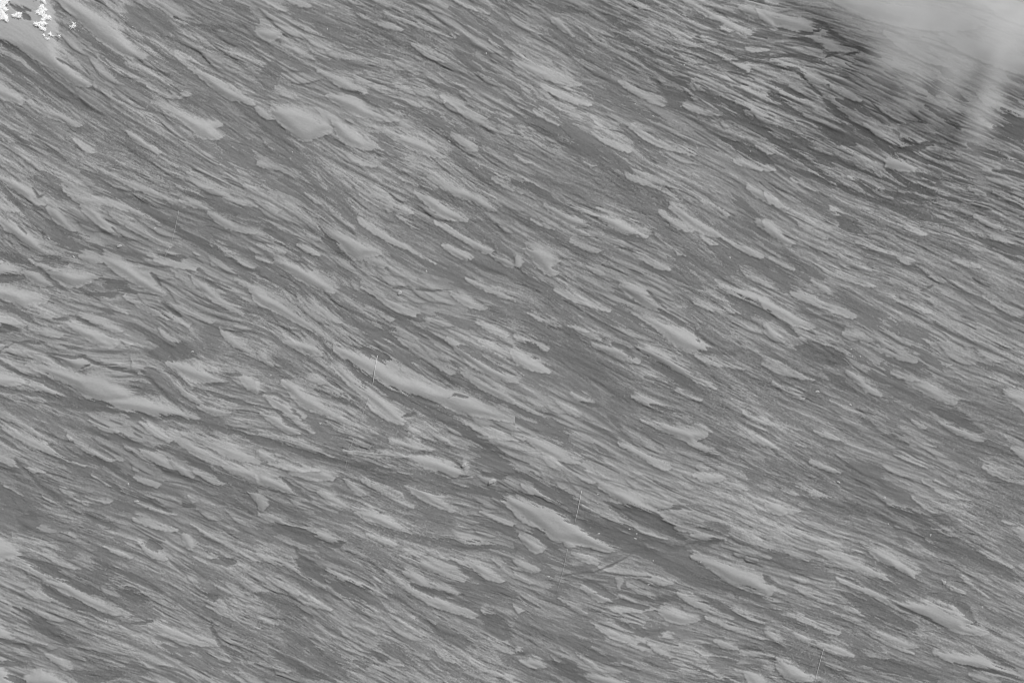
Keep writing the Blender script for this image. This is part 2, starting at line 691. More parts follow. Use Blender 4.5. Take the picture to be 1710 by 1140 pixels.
l 34,49 46,46 52,52 62,57 70,60 80,66 74,67 62,63 52,58 42,53
l 30,28 40,34 50,37 42,36
l 18,52 28,54 33,59 24,57
l 104,76 118,78 134,84 144,86 146,89 132,88 118,84
l 32,96 44,99 48,104 42,105 36,100
l 120,16 128,15 128,24 124,24
l 70,22 80,26 88,30 78,28
l 88,93 96,98 104,103 98,102
l 0,76 8,82 10,84 0,84
l 102,84 108,90 104,88
l 128,8 140,14 158,24 168,30 150,22 136,14
l 95,20 105,27 110,31 98,29
l 138,92 148,97 152,99 144,97
l 25,101 35,106 45,113 20,113
l 14,36 26,40 36,47 26,44
l 80,49 92,52 98,55 88,53
l 90,5 105,8 115,12 100,10
l 10,80 22,84 30,88 18,86
l 0,105 10,108 5,113 0,112
l 140,30 155,38 165,46 150,38
l 140,62 160,70 171,76 150,69
d14 0,8 10,10
k9 12,4 24,9
d9 64,26 74,28 80,33
k3 60,30 72,37 85,42 98,47 108,54
k6 45,44 58,50 68,55
k7 78,52 88,55 98,58
d9 70,56 85,62 100,68
k5 15,30 30,36 45,44
k5 28,50 40,58 52,64 62,68 80,72
k6 138,54 146,56
d9 130,38 140,48 150,55
k2 75,74 90,74 101,72
k3 140,72 142,80 146,87
k6 15,64 25,74 40,85 55,92
d5 25,80 40,86 60,88
k7 45,106 60,110 80,108
k4 0,84 10,88 30,90
k3 55,2 70,8
k4 98,18 108,24
d8 128,15 140,20 152,26
k4 140,33 152,33 160,30
k4 0,101 20,101
k4 5,108 15,113
d8 55,40 75,46
d9 105,88 125,92 140,100 155,105
d6 85,100 100,108
d6 150,72 160,78 171,85
k3 145,88 158,96 171,100
d6 35,10 45,18 55,25
d8 40,22 52,28
d5 155,10 171,20
@430,855
l 4,2 14,1 22,7 32,8 42,11 32,12 22,12 14,8
l 68,0 84,0 92,7 100,13 90,12 80,8 72,4
l 50,39 60,42 70,46 78,47 84,55 76,53 66,50 56,45
l 17,32 26,36 34,41 44,48 36,47 26,42
l 30,12 42,12 52,17 58,18 48,20 38,16
l 75,15 85,17 92,21 88,23 80,19
l 98,40 106,39 112,45 118,51 110,50 102,45
l 100,29 112,31 122,36 130,40 134,44 124,42 112,38 104,34
l 96,48 104,50 112,57 124,56 130,63 140,67 128,66 116,62 106,55
l 140,30 150,34 158,40 162,45 152,44 143,38
l 128,29 138,33 142,37 134,34
l 117,46 126,50 132,54 122,51
l 155,84 162,86 171,92 171,94 160,91
l 66,75 74,74 79,80 72,80
l 88,66 98,72 110,80 100,78 92,72
l 104,93 112,94 114,98 108,96
l 118,91 124,94 130,99 122,97
l 142,98 155,104 168,110 154,107
l 0,67 8,72 12,74 2,72
l 28,57 40,60 48,64 34,62
l 8,43 20,49 28,54 16,50
l 0,28 10,29 16,35 6,33
l 150,0 160,4 171,7 168,9 158,5
l 130,20 142,20 152,23 138,22
l 85,98 95,101 90,101
l 120,26 126,30 122,30
l 156,31 165,36 171,43 162,38
l 70,70 85,77 76,74
l 0,100 15,102 20,106 6,103
l 78,91 82,92 81,94
l 75,100 90,106 100,112 86,107
l 150,65 160,72 168,75 156,71
l 85,38 94,42 96,47 88,43
d 98,0 128,0 130,8 132,14 120,14 108,8
k5 75,9 90,14 105,17 120,19 135,23 155,24 171,25
k7 10,9 22,13 34,17 44,21
k4 42,20 50,22 60,19
d10 3,12 12,15
d 73,23 82,24 90,29 84,32 76,29
k8 44,42 52,48 60,51 70,55 82,59
k3 0,33 12,39 24,43 36,49 50,54
k8 25,32 36,39 46,46
k2 78,46 84,53 94,58 104,64
d10 148,45 158,50 168,56
k6 0,54 12,58 24,64 36,69
k3 102,48 112,52 122,55 136,55
k9 150,70 160,76 168,82
k7 108,70 118,77 130,84 145,90
d8 98,85 110,91 120,97 135,106 148,113
k5 12,76 24,82 34,88 42,94
d14 36,95 46,100 58,108
d10 18,88 30,93
k4 4,89 18,98 30,106 45,111
d8 82,88 92,94 104,102
d9 5,62 15,68 28,75
d8 60,65 72,68
d5 90,50 100,55 115,62
k3 126,30 140,40 150,46
d8 150,8 165,12 171,18
d6 40,0 60,2 70,6
k2 24,22 27,28 36,35
d10 0,108 15,112
k4 75,94 88,97
k4 65,98 80,101
d7 165,95 171,98
d7 130,48 142,51 155,54
d6 35,22 50,30 70,38 80,44 86,52
@860,785
l 0,19 10,20 22,24 30,27 40,34 50,41 58,48 54,51 44,49 34,48 26,47 18,40 8,32 0,26
l 63,14 76,14 84,18 92,25 100,29 108,33 116,37 106,39 100,36 92,31 80,28 74,26 68,19
l 124,60 138,60 150,64 160,68 168,76 171,80 168,83 158,81 148,77 140,73 132,67
l 4,44 12,45 20,52 16,55 10,54
l 38,55 48,57 55,62 46,61
l 33,47 40,49 38,52 34,51
l 46,78 54,78 62,84 66,87 57,88 50,83
l 67,71 72,72 70,79 68,78
l 97,93 106,91 112,95 119,98 114,102 108,102 102,100 98,97
l 64,92 76,91 90,92 80,94 68,94
l 120,2 132,1 140,4 134,8 127,8
l 140,7 150,9 154,13 146,12
l 110,82 120,86 132,94 142,97 128,94 116,88
l 140,91 152,94 162,100 166,102 154,100
l 130,98 145,103 160,109 171,112 150,109
l 44,4 52,6 54,8 47,8
l 118,43 130,42 140,45 130,47
l 30,85 42,90 48,95 38,91
l 52,101 62,105 72,108 78,113 66,112 56,105
l 60,66 75,66 90,70 104,74 95,76 80,71
l 75,76 88,80 96,86 86,84
l 0,60 10,63 14,68 4,66
l 0,66 8,72 12,75 2,73
l 5,8 15,12 28,20 20,20 8,14
l 72,100 82,104 88,107 78,105
l 0,27 8,33 12,37 2,33
l 163,33 171,36 166,36
l 150,18 165,24 171,28 162,25
l 50,24 62,31 75,37 88,41 98,44 82,40 65,34
l 70,82 78,85 80,88 72,86
l 97,108 103,109 105,112 100,111
l 0,90 6,93 2,95
k6 0,2 12,7 24,14 36,20 46,27
d 18,0 32,5 44,9 56,11 66,16 72,23 62,24 48,18 32,11 22,6
k9 62,21 76,28 90,33 102,39 112,46
k4 0,16 12,18 24,24 36,30 46,37 56,41
k9 46,34 56,42 66,45 78,50 90,56
k3 52,28 65,35 78,40 90,48 102,52 115,52
k6 80,54 92,59 104,66 118,72 130,76 145,79 160,83 171,85
d9 95,56 108,60 120,66 134,73
k1 24,72 38,69 52,68 62,64 72,59 80,54
d3 30,66 45,65 60,60 72,56
k1 55,68 72,70 90,71
k3 44,73 56,79 66,84
k5 70,80 82,85 92,87 105,87
k3 58,89 72,88 85,91 95,90
k4 64,98 74,104 86,108 98,107
d 102,101 112,103 120,108 116,113 104,113 100,106
d12 24,74 30,82 36,83
d9 0,50 8,56 14,60 22,64 26,72
d10 5,98 18,105 30,110 40,113
d9 85,106 95,105
k3 120,50 138,46
k2 95,26 110,25
d5 108,17 120,22 130,28
d9 155,2 165,6
k4 4,39 15,42 24,50 30,54
d8 20,55 35,60
k3 120,82 135,90 150,98 165,104
d6 118,95 132,102 145,108
d6 130,35 142,43
k2 112,51 114,49 125,47
d7 35,90 50,96 60,104
d9 40,100 55,110
k3 165,70 171,75
d6 158,85 171,92
@860,1000
l 42,36 50,40 58,45 62,48 52,45
l 48,50 60,49 72,54 66,56 52,55
l 5,41 14,39 20,44 16,46 8,44
l 0,32 6,34 4,36 0,36
l 76,30 84,33 88,34 80,32
l 90,30 100,35 104,38 94,35
l 115,32 120,31 122,35
l 134,28 142,27 148,32 144,34 137,32
l 152,48 160,48 168,54 160,56 154,53
l 120,44 130,48 136,52 126,50
l 150,36 160,34 171,38 160,38
l 25,38 30,41 28,43
l 165,46 171,46 171,50
d 52,26 66,32 76,40 66,44 58,38
k7 30,26 42,31 55,37 66,41
d10 62,42 74,48 86,54
d9 88,40 105,41
d6 155,30 165,31 171,29
k4 125,31 135,36 148,40
k6 24,42 34,48 46,53
d6 0,43 15,49 30,55
k3 112,42 122,46 135,52
d6 130,44 142,43
k3 0,37 8,36
d5 100,55 115,54 130,55
d6 155,44 165,50
@1280,800
l 72,49 80,48 88,53 95,58 99,62 98,66 94,65 90,61 84,62 80,57 76,55
l 38,49 50,49 62,54 72,60 84,66 74,65 60,60 46,55
l 60,69 70,72 82,78 96,80 112,79 124,82 132,88 138,94 130,97 142,98 148,101 138,103 124,101 110,96 98,90 88,87 74,79
l 0,17 8,16 14,20 10,24 4,22
l 22,5 34,9 44,13 54,19 46,18 34,13
l 80,16 88,17 95,21 90,21
l 103,26 112,30 120,36 124,38 114,35
l 105,39 112,41 120,46 110,44
l 120,71 128,73 132,76 126,75
l 140,46 152,51 164,58 154,56
l 130,65 142,72 148,79 138,73
l 17,64 25,66 27,69 20,68
l 0,71 6,71 5,76 0,78
l 20,72 32,76 44,82 34,81
l 56,87 68,87 76,92 66,91
l 12,90 24,93 34,98 44,101 30,99 18,95
l 117,67 119,68 118,70
l 76,101 90,106 100,110 92,112 82,107
l 18,100 26,104 32,110 20,106
l 0,100 10,106 14,113 2,108
l 98,13 108,20 120,28 112,24
l 165,34 171,34 171,39
l 158,28 165,30 161,30
l 64,43 72,48 68,47
l 12,47 22,50 28,54 20,52
k8 22,11 32,15 44,19 58,21 68,26
k6 80,19 92,23 102,27 116,33
k9 100,33 112,38 122,43 134,48 146,55
k7 110,25 122,31
k5 128,47 145,56 160,63 171,67
k6 75,56 86,64 95,68 104,72
d10 88,67 100,70
d9 105,60 118,68 130,76 142,80
k5 108,75 125,80 135,88
k8 50,76 62,82 74,89 86,94 98,99
d8 62,72 74,80 88,88
d9 65,68 80,73 95,74
k4 0,88 14,94 28,100 42,106
d9 30,88 45,95 60,104 75,112
d9 5,52 20,56 38,62
d9 140,88 152,93 165,97
k2 80,79 95,88 110,95 125,103
d5 55,44 66,50 74,58
d7 85,35 95,39
d8 140,20 160,28
d9 155,42 171,50
k3 124,82 132,88 138,94
@1280,900
l 70,64 84,69 98,75 88,73
l 165,74 171,76 168,77
l 34,69 46,70 58,77 50,77
l 8,80 20,82 30,92 22,95 12,93
l 136,88 150,92 156,95 140,95
l 40,83 50,87 46,87
l 116,76 130,76 144,76 156,84 162,91 150,90 136,85 124,82
k9 62,80 78,84 94,86 106,91 114,95
k7 0,68 14,74 26,81 38,86 52,92
d12 52,74 66,81
k2 124,82 140,86 155,89 171,94
k4 140,73 154,80 166,87
d9 105,87 125,92
d6 40,90 55,95
@0,0,1
d12 100,20 160,80 200,130 300,170 400,235 520,290 600,380 680,440
d13 0,110 80,170 150,230 230,330 300,370 420,430 560,500 650,570 760,640 900,700 1000,760
d12 230,60 330,130 420,190 500,230 560,320
d14 840,80 900,170 980,230 1060,290 1110,340 1200,390 1310,470 1400,560 1440,600
d26 870,440 910,490 960,580 1010,640 1060,690
d14 560,600 640,650 760,720 860,790 960,850 1060,910 1180,960 1300,1020 1500,1080 1700,1140
k8 0,665 150,685 300,700 400,725 560,770 700,790 800,815 900,830 960,850
d13 1130,490 1170,560 1230,620 1300,690 1400,760 1550,850 1700,950
d12 560,0 700,60 800,110 860,150 960,230 1040,300
k9 1000,60 1150,150 1300,240 1420,320 1560,370 1710,420
d13 300,370 420,470 520,560 600,620
d12 620,250 720,330 800,390 880,450
k6 1060,90 1160,110 1250,100 1330,120 1400,190 1480,240 1600,290 1710,330
k9 1160,150 1290,230 1390,265 1500,310 1650,350
d12 0,830 80,870 200,930 300,1000 420,1060 520,1100
d12 340,800 450,840 560,890 640,930 740,990 860,1060 960,1110
"""
U = 2.5146

def parse_plan():
    out = []; ox = oy = 0
    for ln in PLAN.strip().splitlines():
        ln = ln.strip()
        if not ln: continue
        if ln[0] == '@':
            ox, oy, *sc = [float(v) for v in ln[1:].split(',')]; U_ = sc[0] if sc else U; continue
        head, *pts = ln.split()
        kind = head[0]; wd = float(head[1:])*U_ if len(head) > 1 else 0
        P = np.array([[float(v) for v in p.split(',')] for p in pts], float)*U_ + (ox, oy)
        out.append((kind, wd, P))
    return out
SHAPES = parse_plan()

# ---------------------------------------------------------------- raster of the ground (one sample = STEP plan px)
STEP = 1.15
X0, X1, Y0, Y1 = -130.0, 1840.0, -100.0, 1240.0
NX = int((X1-X0)/STEP)+1; NY = int((Y1-Y0)/STEP)+1
xs = (X0 + STEP*np.arange(NX)).astype(np.float32); ys = (Y0 + STEP*np.arange(NY)).astype(np.float32)

def boxblur(a, r):
    r = int(round(r))
    if r < 1: return a
    for ax in (0, 1):
        p = np.pad(a, [(r+1, r) if i == ax else (0, 0) for i in (0, 1)], mode='edge')
        c = np.cumsum(p, axis=ax, dtype=np.float64)
        n = 2*r+1
        a = ((c[n:] - c[:-n]) if ax == 0 else (c[:, n:] - c[:, :-n]))/n
        a = a.astype(np.float32)
    return a
def blur(a, s):                                          # s in samples
    r = max(1, s*0.9)
    return boxblur(boxblur(boxblur(a, r), r), r) if s >= 1 else boxblur(a, 1)*s + a*(1-s)
def unit(a): return (a - a.mean())/a.std()
def ss(e0, e1, v):
    t = np.clip((v-e0)/(e1-e0), 0, 1); return t*t*(3-2*t)
def resize(a, ny, nx):                                   # bilinear
    yy = np.linspace(0, a.shape[0]-1.001, ny); xx = np.linspace(0, a.shape[1]-1.001, nx)
    y0 = yy.astype(int); x0 = xx.astype(int); fy = (yy-y0)[:, None].astype(np.float32); fx = (xx-x0)[None].astype(np.float32)
    A = a[y0][:, x0]; B = a[y0][:, x0+1]; D = a[y0+1][:, x0]; E = a[y0+1][:, x0+1]
    return (A*(1-fx)+B*fx)*(1-fy) + (D*(1-fx)+E*fx)*fy

# grain direction, taken from the long axes of the shapes
def direction():
    pts = []
    for k, wd, P in SHAPES:
        if len(P) < 2: continue
        if wd > 0:
            for a, b in zip(P[:-1], P[1:]):
                d = b-a; L = math.hypot(*d)
                if L > 5: pts.append((*((a+b)/2), math.atan2(d[1], d[0]), min(L, 60)*1.0))
        else:
            c = P.mean(0); q = P-c; cov = q.T@q/len(P)
            ev, vec = np.linalg.eigh(cov)
            an = ev[1]**.5; el = 1 - (ev[0]/ev[1])**.5
            if el > .4: pts.append((*c, math.atan2(vec[1, 1], vec[0, 1]), an*el*1.6))
    gy_, gx_ = np.mgrid[Y0:Y1:30, X0:X1:30].astype(np.float32)
    s2 = np.full(gx_.shape, math.sin(2*math.radians(32))*2.0, np.float32); c2 = np.full(gx_.shape, math.cos(2*math.radians(32))*2.0, np.float32)
    for x, y, a, wt in pts:
        g = wt*np.exp(-((gx_-x)**2+(gy_-y)**2)/(2*60.0**2)); s2 += g*math.sin(2*a); c2 += g*math.cos(2*a)
    n = np.hypot(s2, c2)
    s2 = resize(s2/n, NY, NX); c2 = resize(c2/n, NY, NX)
    return 0.5*np.arctan2(s2, c2)
TH = direction()
wob = unit(blur(RNG.standard_normal((NY//6+2, NX//6+2)).astype(np.float32), 5))
_X, _Y = np.meshgrid(xs, ys)                            # rougher, crossing grain at the left
TH = TH + (0.05 + 0.15*np.exp(-((_X-230)/300)**2 - ((_Y-600)/190)**2))*resize(wob, NY, NX)
del _X, _Y

def streak(div, sigma, half, seed):
    """noise drawn out along the grain"""
    ny, nx = (NY, NX) if div == 1 else (NY//div+1, NX//div+1)
    r = np.random.default_rng(seed)
    n = r.standard_normal((ny, nx)).astype(np.float32)
    if sigma > 0: n = unit(blur(n, sigma))
    th = resize(TH, ny, nx); vx = np.cos(th).astype(np.float32).ravel(); vy = np.sin(th).astype(np.float32).ravel()
    flat = n.ravel(); acc = flat.copy(); wsum = 1.0
    gy_, gx_ = np.divmod(np.arange(ny*nx), nx)
    jx = r.random(ny*nx, dtype=np.float32)*.9; jy = r.random(ny*nx, dtype=np.float32)*.9
    for sg in (1, -1):
        px = gx_.astype(np.float32)+jx; py = gy_.astype(np.float32)+jy
        for i in range(half):
            ii = np.clip(py, 0, ny-1).astype(np.int32)*nx + np.clip(px, 0, nx-1).astype(np.int32)
            px += sg*vx[ii]; py += sg*vy[ii]
            ii = np.clip(py, 0, ny-1).astype(np.int32)*nx + np.clip(px, 0, nx-1).astype(np.int32)
            wt = 0.5+0.5*math.cos(math.pi*(i+1)/(half+1)); acc += wt*flat[ii]; wsum += wt
    a = unit(acc.reshape(ny, nx))
    return a if div == 1 else unit(resize(a, NY, NX))
fine = streak(1, 0.0, 5, 1)
fine2 = streak(1, 0.7, 12, 2)
med = streak(2, 0.9, 18, 3)
lens = streak(3, 1.3, 30, 4)
coarse = streak(6, 3.0, 20, 5)
mott = unit(blur(RNG.standard_normal((NY, NX)).astype(np.float32), 1.5))
grain = unit(blur(RNG.standard_normal((NY, NX)).astype(np.float32), 0.8))
def sparse(seed, dens, half, sig):
    r = np.random.default_rng(seed); n = (r.random((NY, NX)) < dens).astype(np.float32)*(0.5+r.random((NY, NX), dtype=np.float32))
    if sig: n = blur(n, sig)
    n = n.ravel(); vx = (np.cos(TH)).astype(np.float32).ravel(); vy = np.sin(TH).astype(np.float32).ravel()
    bend = (0.16*resize(unit(blur(r.standard_normal((NY//10+2, NX//10+2)).astype(np.float32), 1.5)), NY, NX)).ravel()
    vx, vy = vx-bend*vy, vy+bend*vx
    acc = n.copy(); gy_, gx_ = np.divmod(np.arange(NY*NX), NX)
    for sg in (1, -1):
        px = gx_.astype(np.float32)+.5; py = gy_.astype(np.float32)+.5
        for i in range(half):
            ii = np.clip(py, 0, NY-1).astype(np.int32)*NX + np.clip(px, 0, NX-1).astype(np.int32)
            px += sg*vx[ii]; py += sg*vy[ii]
            ii = np.clip(py, 0, NY-1).astype(np.int32)*NX + np.clip(px, 0, NX-1).astype(np.int32)
            acc = np.maximum(acc, n[ii]*(1-(i/half)**2))
    return acc.reshape(NY, NX)
crk = sparse(21, 0.0030, 17, 0.0); crk2 = np.clip(sparse(22, 0.0007, 30, 1.0)*6.5, 0, 1.3)
thr = sparse(23, 0.0022, 13, 0.0)
patchy = unit(resize(blur(RNG.standard_normal((NY//8+2, NX//8+2)).astype(np.float32), 4), NY, NX))

# ---------------------------------------------------------------- shapes -> fields
def window(P, m):
    i0 = max(0, int((P[:, 0].min()-m-X0)/STEP)); i1 = min(NX, int((P[:, 0].max()+m-X0)/STEP)+2)
    j0 = max(0, int((P[:, 1].min()-m-Y0)/STEP)); j1 = min(NY, int((P[:, 1].max()+m-Y0)/STEP)+2)
    return i0, i1, j0, j1
def extend(P):                                           # shapes cut by the edge of the plan run on past it
    Q = P.copy()
    for k in range(len(Q)):
        x, y = Q[k]
        if x <= 1 or x >= 1709 or y <= 1 or y >= 1139:
            d = (P[k]-P.mean(0)); n = math.hypot(*d)+1e-6
            Q[k] = P[k] + d/n*(26 if len(P) > 3 else 16)
    return Q
def sdf_poly(P, gx_, gy_):
    n = len(P); inside = np.zeros(gx_.shape, bool); best = np.full(gx_.shape, 1e9, np.float32)
    nx_ = np.zeros_like(best); ny_ = np.zeros_like(best)
    for k in range(n):
        a, b = P[k], P[(k+1) % n]
        c = ((a[1] > gy_) != (b[1] > gy_))
        if abs(b[1]-a[1]) > 1e-9: inside ^= c & (gx_ < (b[0]-a[0])*(gy_-a[1])/(b[1]-a[1]) + a[0])
        d = b-a; t = np.clip(((gx_-a[0])*d[0]+(gy_-a[1])*d[1])/(d@d+1e-9), 0, 1)
        qx = gx_-(a[0]+t*d[0]); qy = gy_-(a[1]+t*d[1]); dd = np.hypot(qx, qy); m = dd < best
        best[m] = dd[m]; nx_[m] = qx[m]; ny_[m] = qy[m]
    s = np.where(inside, 1.0, -1.0)
    nn = np.maximum(best, 1e-3)
    return (best*s).astype(np.float32), -s*nx_/nn, -s*ny_/nn       # + inside; outward normal
def taper(P):                                            # draw the two ends of a drift out into points
    c = P.mean(0); q = P-c; ev, vec = np.linalg.eigh(q.T@q/len(P)); ax = vec[:, 1]
    t = q@ax; L = max(abs(t).max(), 1e-3); k = 1 + 0.42*np.clip((abs(t)/L-0.75)/0.25, 0, 1)
    ins = (P[:, 0] > 2) & (P[:, 0] < 1708) & (P[:, 1] > 2) & (P[:, 1] < 1138)
    return np.where(ins[:, None], P + ((k-1)*t)[:, None]*ax[None], P)
def smooth_poly(P):                                      # one corner-cutting pass
    if len(P) < 4: return P
    Q = []
    for k in range(len(P)):
        a, b = P[k], P[(k+1) % len(P)]; Q += [a*.75+b*.25, a*.25+b*.75]
    return np.array(Q)
def stroke_field(P, wd, gx_, gy_):
    """how far inside a tapered stroke, in plan px (negative outside)"""
    seg = np.hypot(*(P[1:]-P[:-1]).T); cum = np.concatenate([[0], np.cumsum(seg)]); L = cum[-1]+1e-6
    best = np.full(gx_.shape, -1e9, np.float32)
    for k in range(len(P)-1):
        a, b = P[k], P[k+1]; d = b-a
        t = np.clip(((gx_-a[0])*d[0]+(gy_-a[1])*d[1])/(d@d+1e-9), 0, 1)
        dd = np.hypot(gx_-(a[0]+t*d[0]), gy_-(a[1]+t*d[1])); u = (cum[k]+t*seg[k])/L
        half = wd*.66*(0.06+0.94*np.clip(np.sin(math.pi*np.clip(u*.94+.03, 0, 1)), 0, 1)**.62)
        best = np.maximum(best, half-dd)
    return best

f = 0.50*coarse + 0.62*lens + 0.42*med + 0.22*fine2 + 0.12*fine + 0.2*patchy
GX, GY = np.meshgrid(xs, ys)
def coverage(kinds):
    a = np.zeros((NY, NX), np.float32)
    for k, wd, P in SHAPES:
        if k not in kinds: continue
        i0, i1, j0, j1 = window(P, wd)
        gx_, gy_ = np.meshgrid(xs[i0:i1:2], ys[j0:j1:2])
        s = stroke_field(P, wd, gx_, gy_) if wd > 0 else sdf_poly(P, gx_, gy_)[0]
        b = a[j0:j1:2, i0:i1:2]; b[s > 0] = 1
    return a[::2, ::2]
cov = blur(coverage('lw'), 17) - 0.8*blur(coverage('dk'), 17)
cov = resize(cov, NY, NX); cov = unit(cov)
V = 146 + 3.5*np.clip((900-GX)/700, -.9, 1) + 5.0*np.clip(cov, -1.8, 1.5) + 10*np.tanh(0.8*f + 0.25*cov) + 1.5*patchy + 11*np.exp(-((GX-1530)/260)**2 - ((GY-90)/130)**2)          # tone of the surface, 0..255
busy = np.ones((NY, NX), np.float32)                     # 0 where the surface is smooth
lift = np.zeros((NY, NX), np.float32)                    # height of the drifts
def lay(kind):
    for k, wd, P in SHAPES:
        if k != kind: continue
        P = extend(P)
        i0, i1, j0, j1 = window(P, 34+wd)
        if i1 <= i0 or j1 <= j0: continue
        gx_, gy_ = np.meshgrid(xs[i0:i1], ys[j0:j1]); sl_ = (slice(j0, j1), slice(i0, i1))
        fi, me, le, mo = fine2[sl_], med[sl_], lens[sl_], mott[sl_]
        if wd > 0:
            s = stroke_field(P, wd, gx_, gy_)
            if kind == 'k':
                amp = min(6.0, 0.8+wd*.45)
                c = ss(-1.6, 2.2, s + amp*(0.45*me + 0.45*fi)*0.85 - 0.10*amp)
                tgt = K_T[sl_]; V[sl_] += c*0.92*(tgt - V[sl_]); busy[sl_] *= 1-0.35*c
                lift[sl_] -= 0.10*c
            else:
                amp = min(10.0, 1.5+wd*.42)
                c = ss(-3.0, 4.0, s + amp*(0.6*me + 0.5*fi + 0.3*le))
                tgt = D_T[sl_] if kind == 'd' else M_T[sl_]
                V[sl_] += c*0.94*(tgt - V[sl_]); busy[sl_] *= 1-0.25*c
            continue
        Q = smooth_poly(taper(P) if kind in 'lw' else P)
        s, nx_, ny_ = sdf_poly(Q, gx_, gy_)
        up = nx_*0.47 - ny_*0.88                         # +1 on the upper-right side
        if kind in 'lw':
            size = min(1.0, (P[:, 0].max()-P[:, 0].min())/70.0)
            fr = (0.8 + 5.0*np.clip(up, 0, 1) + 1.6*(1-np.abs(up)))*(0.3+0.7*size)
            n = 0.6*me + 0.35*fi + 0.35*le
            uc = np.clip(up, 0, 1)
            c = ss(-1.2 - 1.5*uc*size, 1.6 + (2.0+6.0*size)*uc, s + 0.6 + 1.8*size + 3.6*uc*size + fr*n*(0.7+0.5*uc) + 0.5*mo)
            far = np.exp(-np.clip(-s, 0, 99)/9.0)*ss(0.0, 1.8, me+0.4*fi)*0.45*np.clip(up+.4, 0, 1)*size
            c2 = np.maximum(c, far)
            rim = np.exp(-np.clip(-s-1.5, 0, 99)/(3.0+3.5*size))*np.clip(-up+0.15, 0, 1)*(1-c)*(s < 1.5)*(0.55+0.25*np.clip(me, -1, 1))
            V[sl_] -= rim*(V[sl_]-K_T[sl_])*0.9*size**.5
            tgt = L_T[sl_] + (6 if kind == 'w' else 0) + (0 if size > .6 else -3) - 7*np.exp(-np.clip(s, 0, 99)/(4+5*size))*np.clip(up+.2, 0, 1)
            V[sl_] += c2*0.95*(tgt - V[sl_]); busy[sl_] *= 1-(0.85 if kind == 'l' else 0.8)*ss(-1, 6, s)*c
            lift[sl_] = np.maximum(lift[sl_], ss(-3, 13*size+3, s)*(0.25+0.55*size))
        else:
            c = ss(-5, 7, s + 7.0*(0.5*me+0.35*fi+0.4*le))
            tgt = D_T[sl_] if kind == 'd' else M_T[sl_]
            V[sl_] += c*0.82*(tgt - V[sl_]); busy[sl_] *= 1-0.5*c
            
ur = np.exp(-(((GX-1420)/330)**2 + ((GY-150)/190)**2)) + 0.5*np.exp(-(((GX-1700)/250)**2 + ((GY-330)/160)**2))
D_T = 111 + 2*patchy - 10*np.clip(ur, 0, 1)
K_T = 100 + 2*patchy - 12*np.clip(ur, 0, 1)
M_T = 132 + 3*patchy
L_T = 165 + 0.8*patchy + 1.2*lens + 1.2*mott*0
def th_at(x, y):
    i = int(np.clip((x-X0)/STEP, 0, NX-1)); j = int(np.clip((y-Y0)/STEP, 0, NY-1)); return float(TH[j, i]), i, j
covn = cov
def groove(r, x, y, L, wd, dep):
    P = [(x, y)]; t, i, j = th_at(x, y); off = r.normal(0, .05)
    for _ in range(int(L/14)):
        t, i, j = th_at(*P[-1]); t += off + r.normal(0, .04); P.append((P[-1][0]+14*math.cos(t), P[-1][1]+14*math.sin(t)))
    if len(P) < 3: return
    P = np.array(P); i0, i1, j0, j1 = window(P, 12+wd)
    if i1-i0 < 3 or j1-j0 < 3: return
    gx_, gy_ = np.meshgrid(xs[i0:i1], ys[j0:j1]); sl_ = (slice(j0, j1), slice(i0, i1))
    s = stroke_field(P, wd, gx_, gy_)
    c = ss(-1.6-wd*.2, 1.4+wd*.3, s + (0.8+.3*wd)*(0.45*med[sl_]+0.35*fine2[sl_]))*dep
    V[sl_] += c*(K_T[sl_]+3-V[sl_]); busy[sl_] *= 1-.3*c; lift[sl_] -= 0.12*c
def facet(r, x, y, A, W, gain):
    t, i, j = th_at(x, y); t += r.normal(0, .07)
    m = A*1.1+6; i0 = max(0, int((x-m-X0)/STEP)); i1 = min(NX, int((x+m-X0)/STEP)); q = A*.75+W+8; j0 = max(0, int((y-q-Y0)/STEP)); j1 = min(NY, int((y+q-Y0)/STEP))
    if i1-i0 < 4 or j1-j0 < 4: return
    gx_, gy_ = np.meshgrid(xs[i0:i1]-x, ys[j0:j1]-y); sl_ = (slice(j0, j1), slice(i0, i1))
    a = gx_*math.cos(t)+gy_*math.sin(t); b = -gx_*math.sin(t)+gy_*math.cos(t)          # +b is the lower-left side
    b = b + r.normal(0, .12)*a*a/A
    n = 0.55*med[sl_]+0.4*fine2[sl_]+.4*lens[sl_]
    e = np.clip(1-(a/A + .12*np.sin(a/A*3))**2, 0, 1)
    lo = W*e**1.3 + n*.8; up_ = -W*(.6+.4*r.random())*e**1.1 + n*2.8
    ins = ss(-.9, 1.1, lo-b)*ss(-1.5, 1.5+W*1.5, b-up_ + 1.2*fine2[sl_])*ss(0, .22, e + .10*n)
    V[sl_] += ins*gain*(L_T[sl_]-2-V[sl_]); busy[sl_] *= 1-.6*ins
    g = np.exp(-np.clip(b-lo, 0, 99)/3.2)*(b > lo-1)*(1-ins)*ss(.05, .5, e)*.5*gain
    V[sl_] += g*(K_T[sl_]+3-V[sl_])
    lift[sl_] = np.maximum(lift[sl_], ins*(.12+.02*W))
lay('m')
RF = np.random.default_rng(77)
for q in range(420):
    x, y = RF.uniform(-120, 1830), RF.uniform(-90, 1230); t, i, j = th_at(x, y)
    groove(RF, x, y, RF.uniform(70, 330), RF.uniform(1.5, 5.5), RF.uniform(.35, .8))
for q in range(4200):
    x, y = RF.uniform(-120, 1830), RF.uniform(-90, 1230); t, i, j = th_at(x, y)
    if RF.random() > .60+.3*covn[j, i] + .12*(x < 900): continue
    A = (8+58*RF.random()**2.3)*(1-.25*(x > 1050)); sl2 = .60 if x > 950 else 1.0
    facet(RF, x, y, A/sl2**.5, A*sl2*RF.uniform(.08, .21)+1.0, RF.uniform(.15, .75)*(.5+.5*sl2))
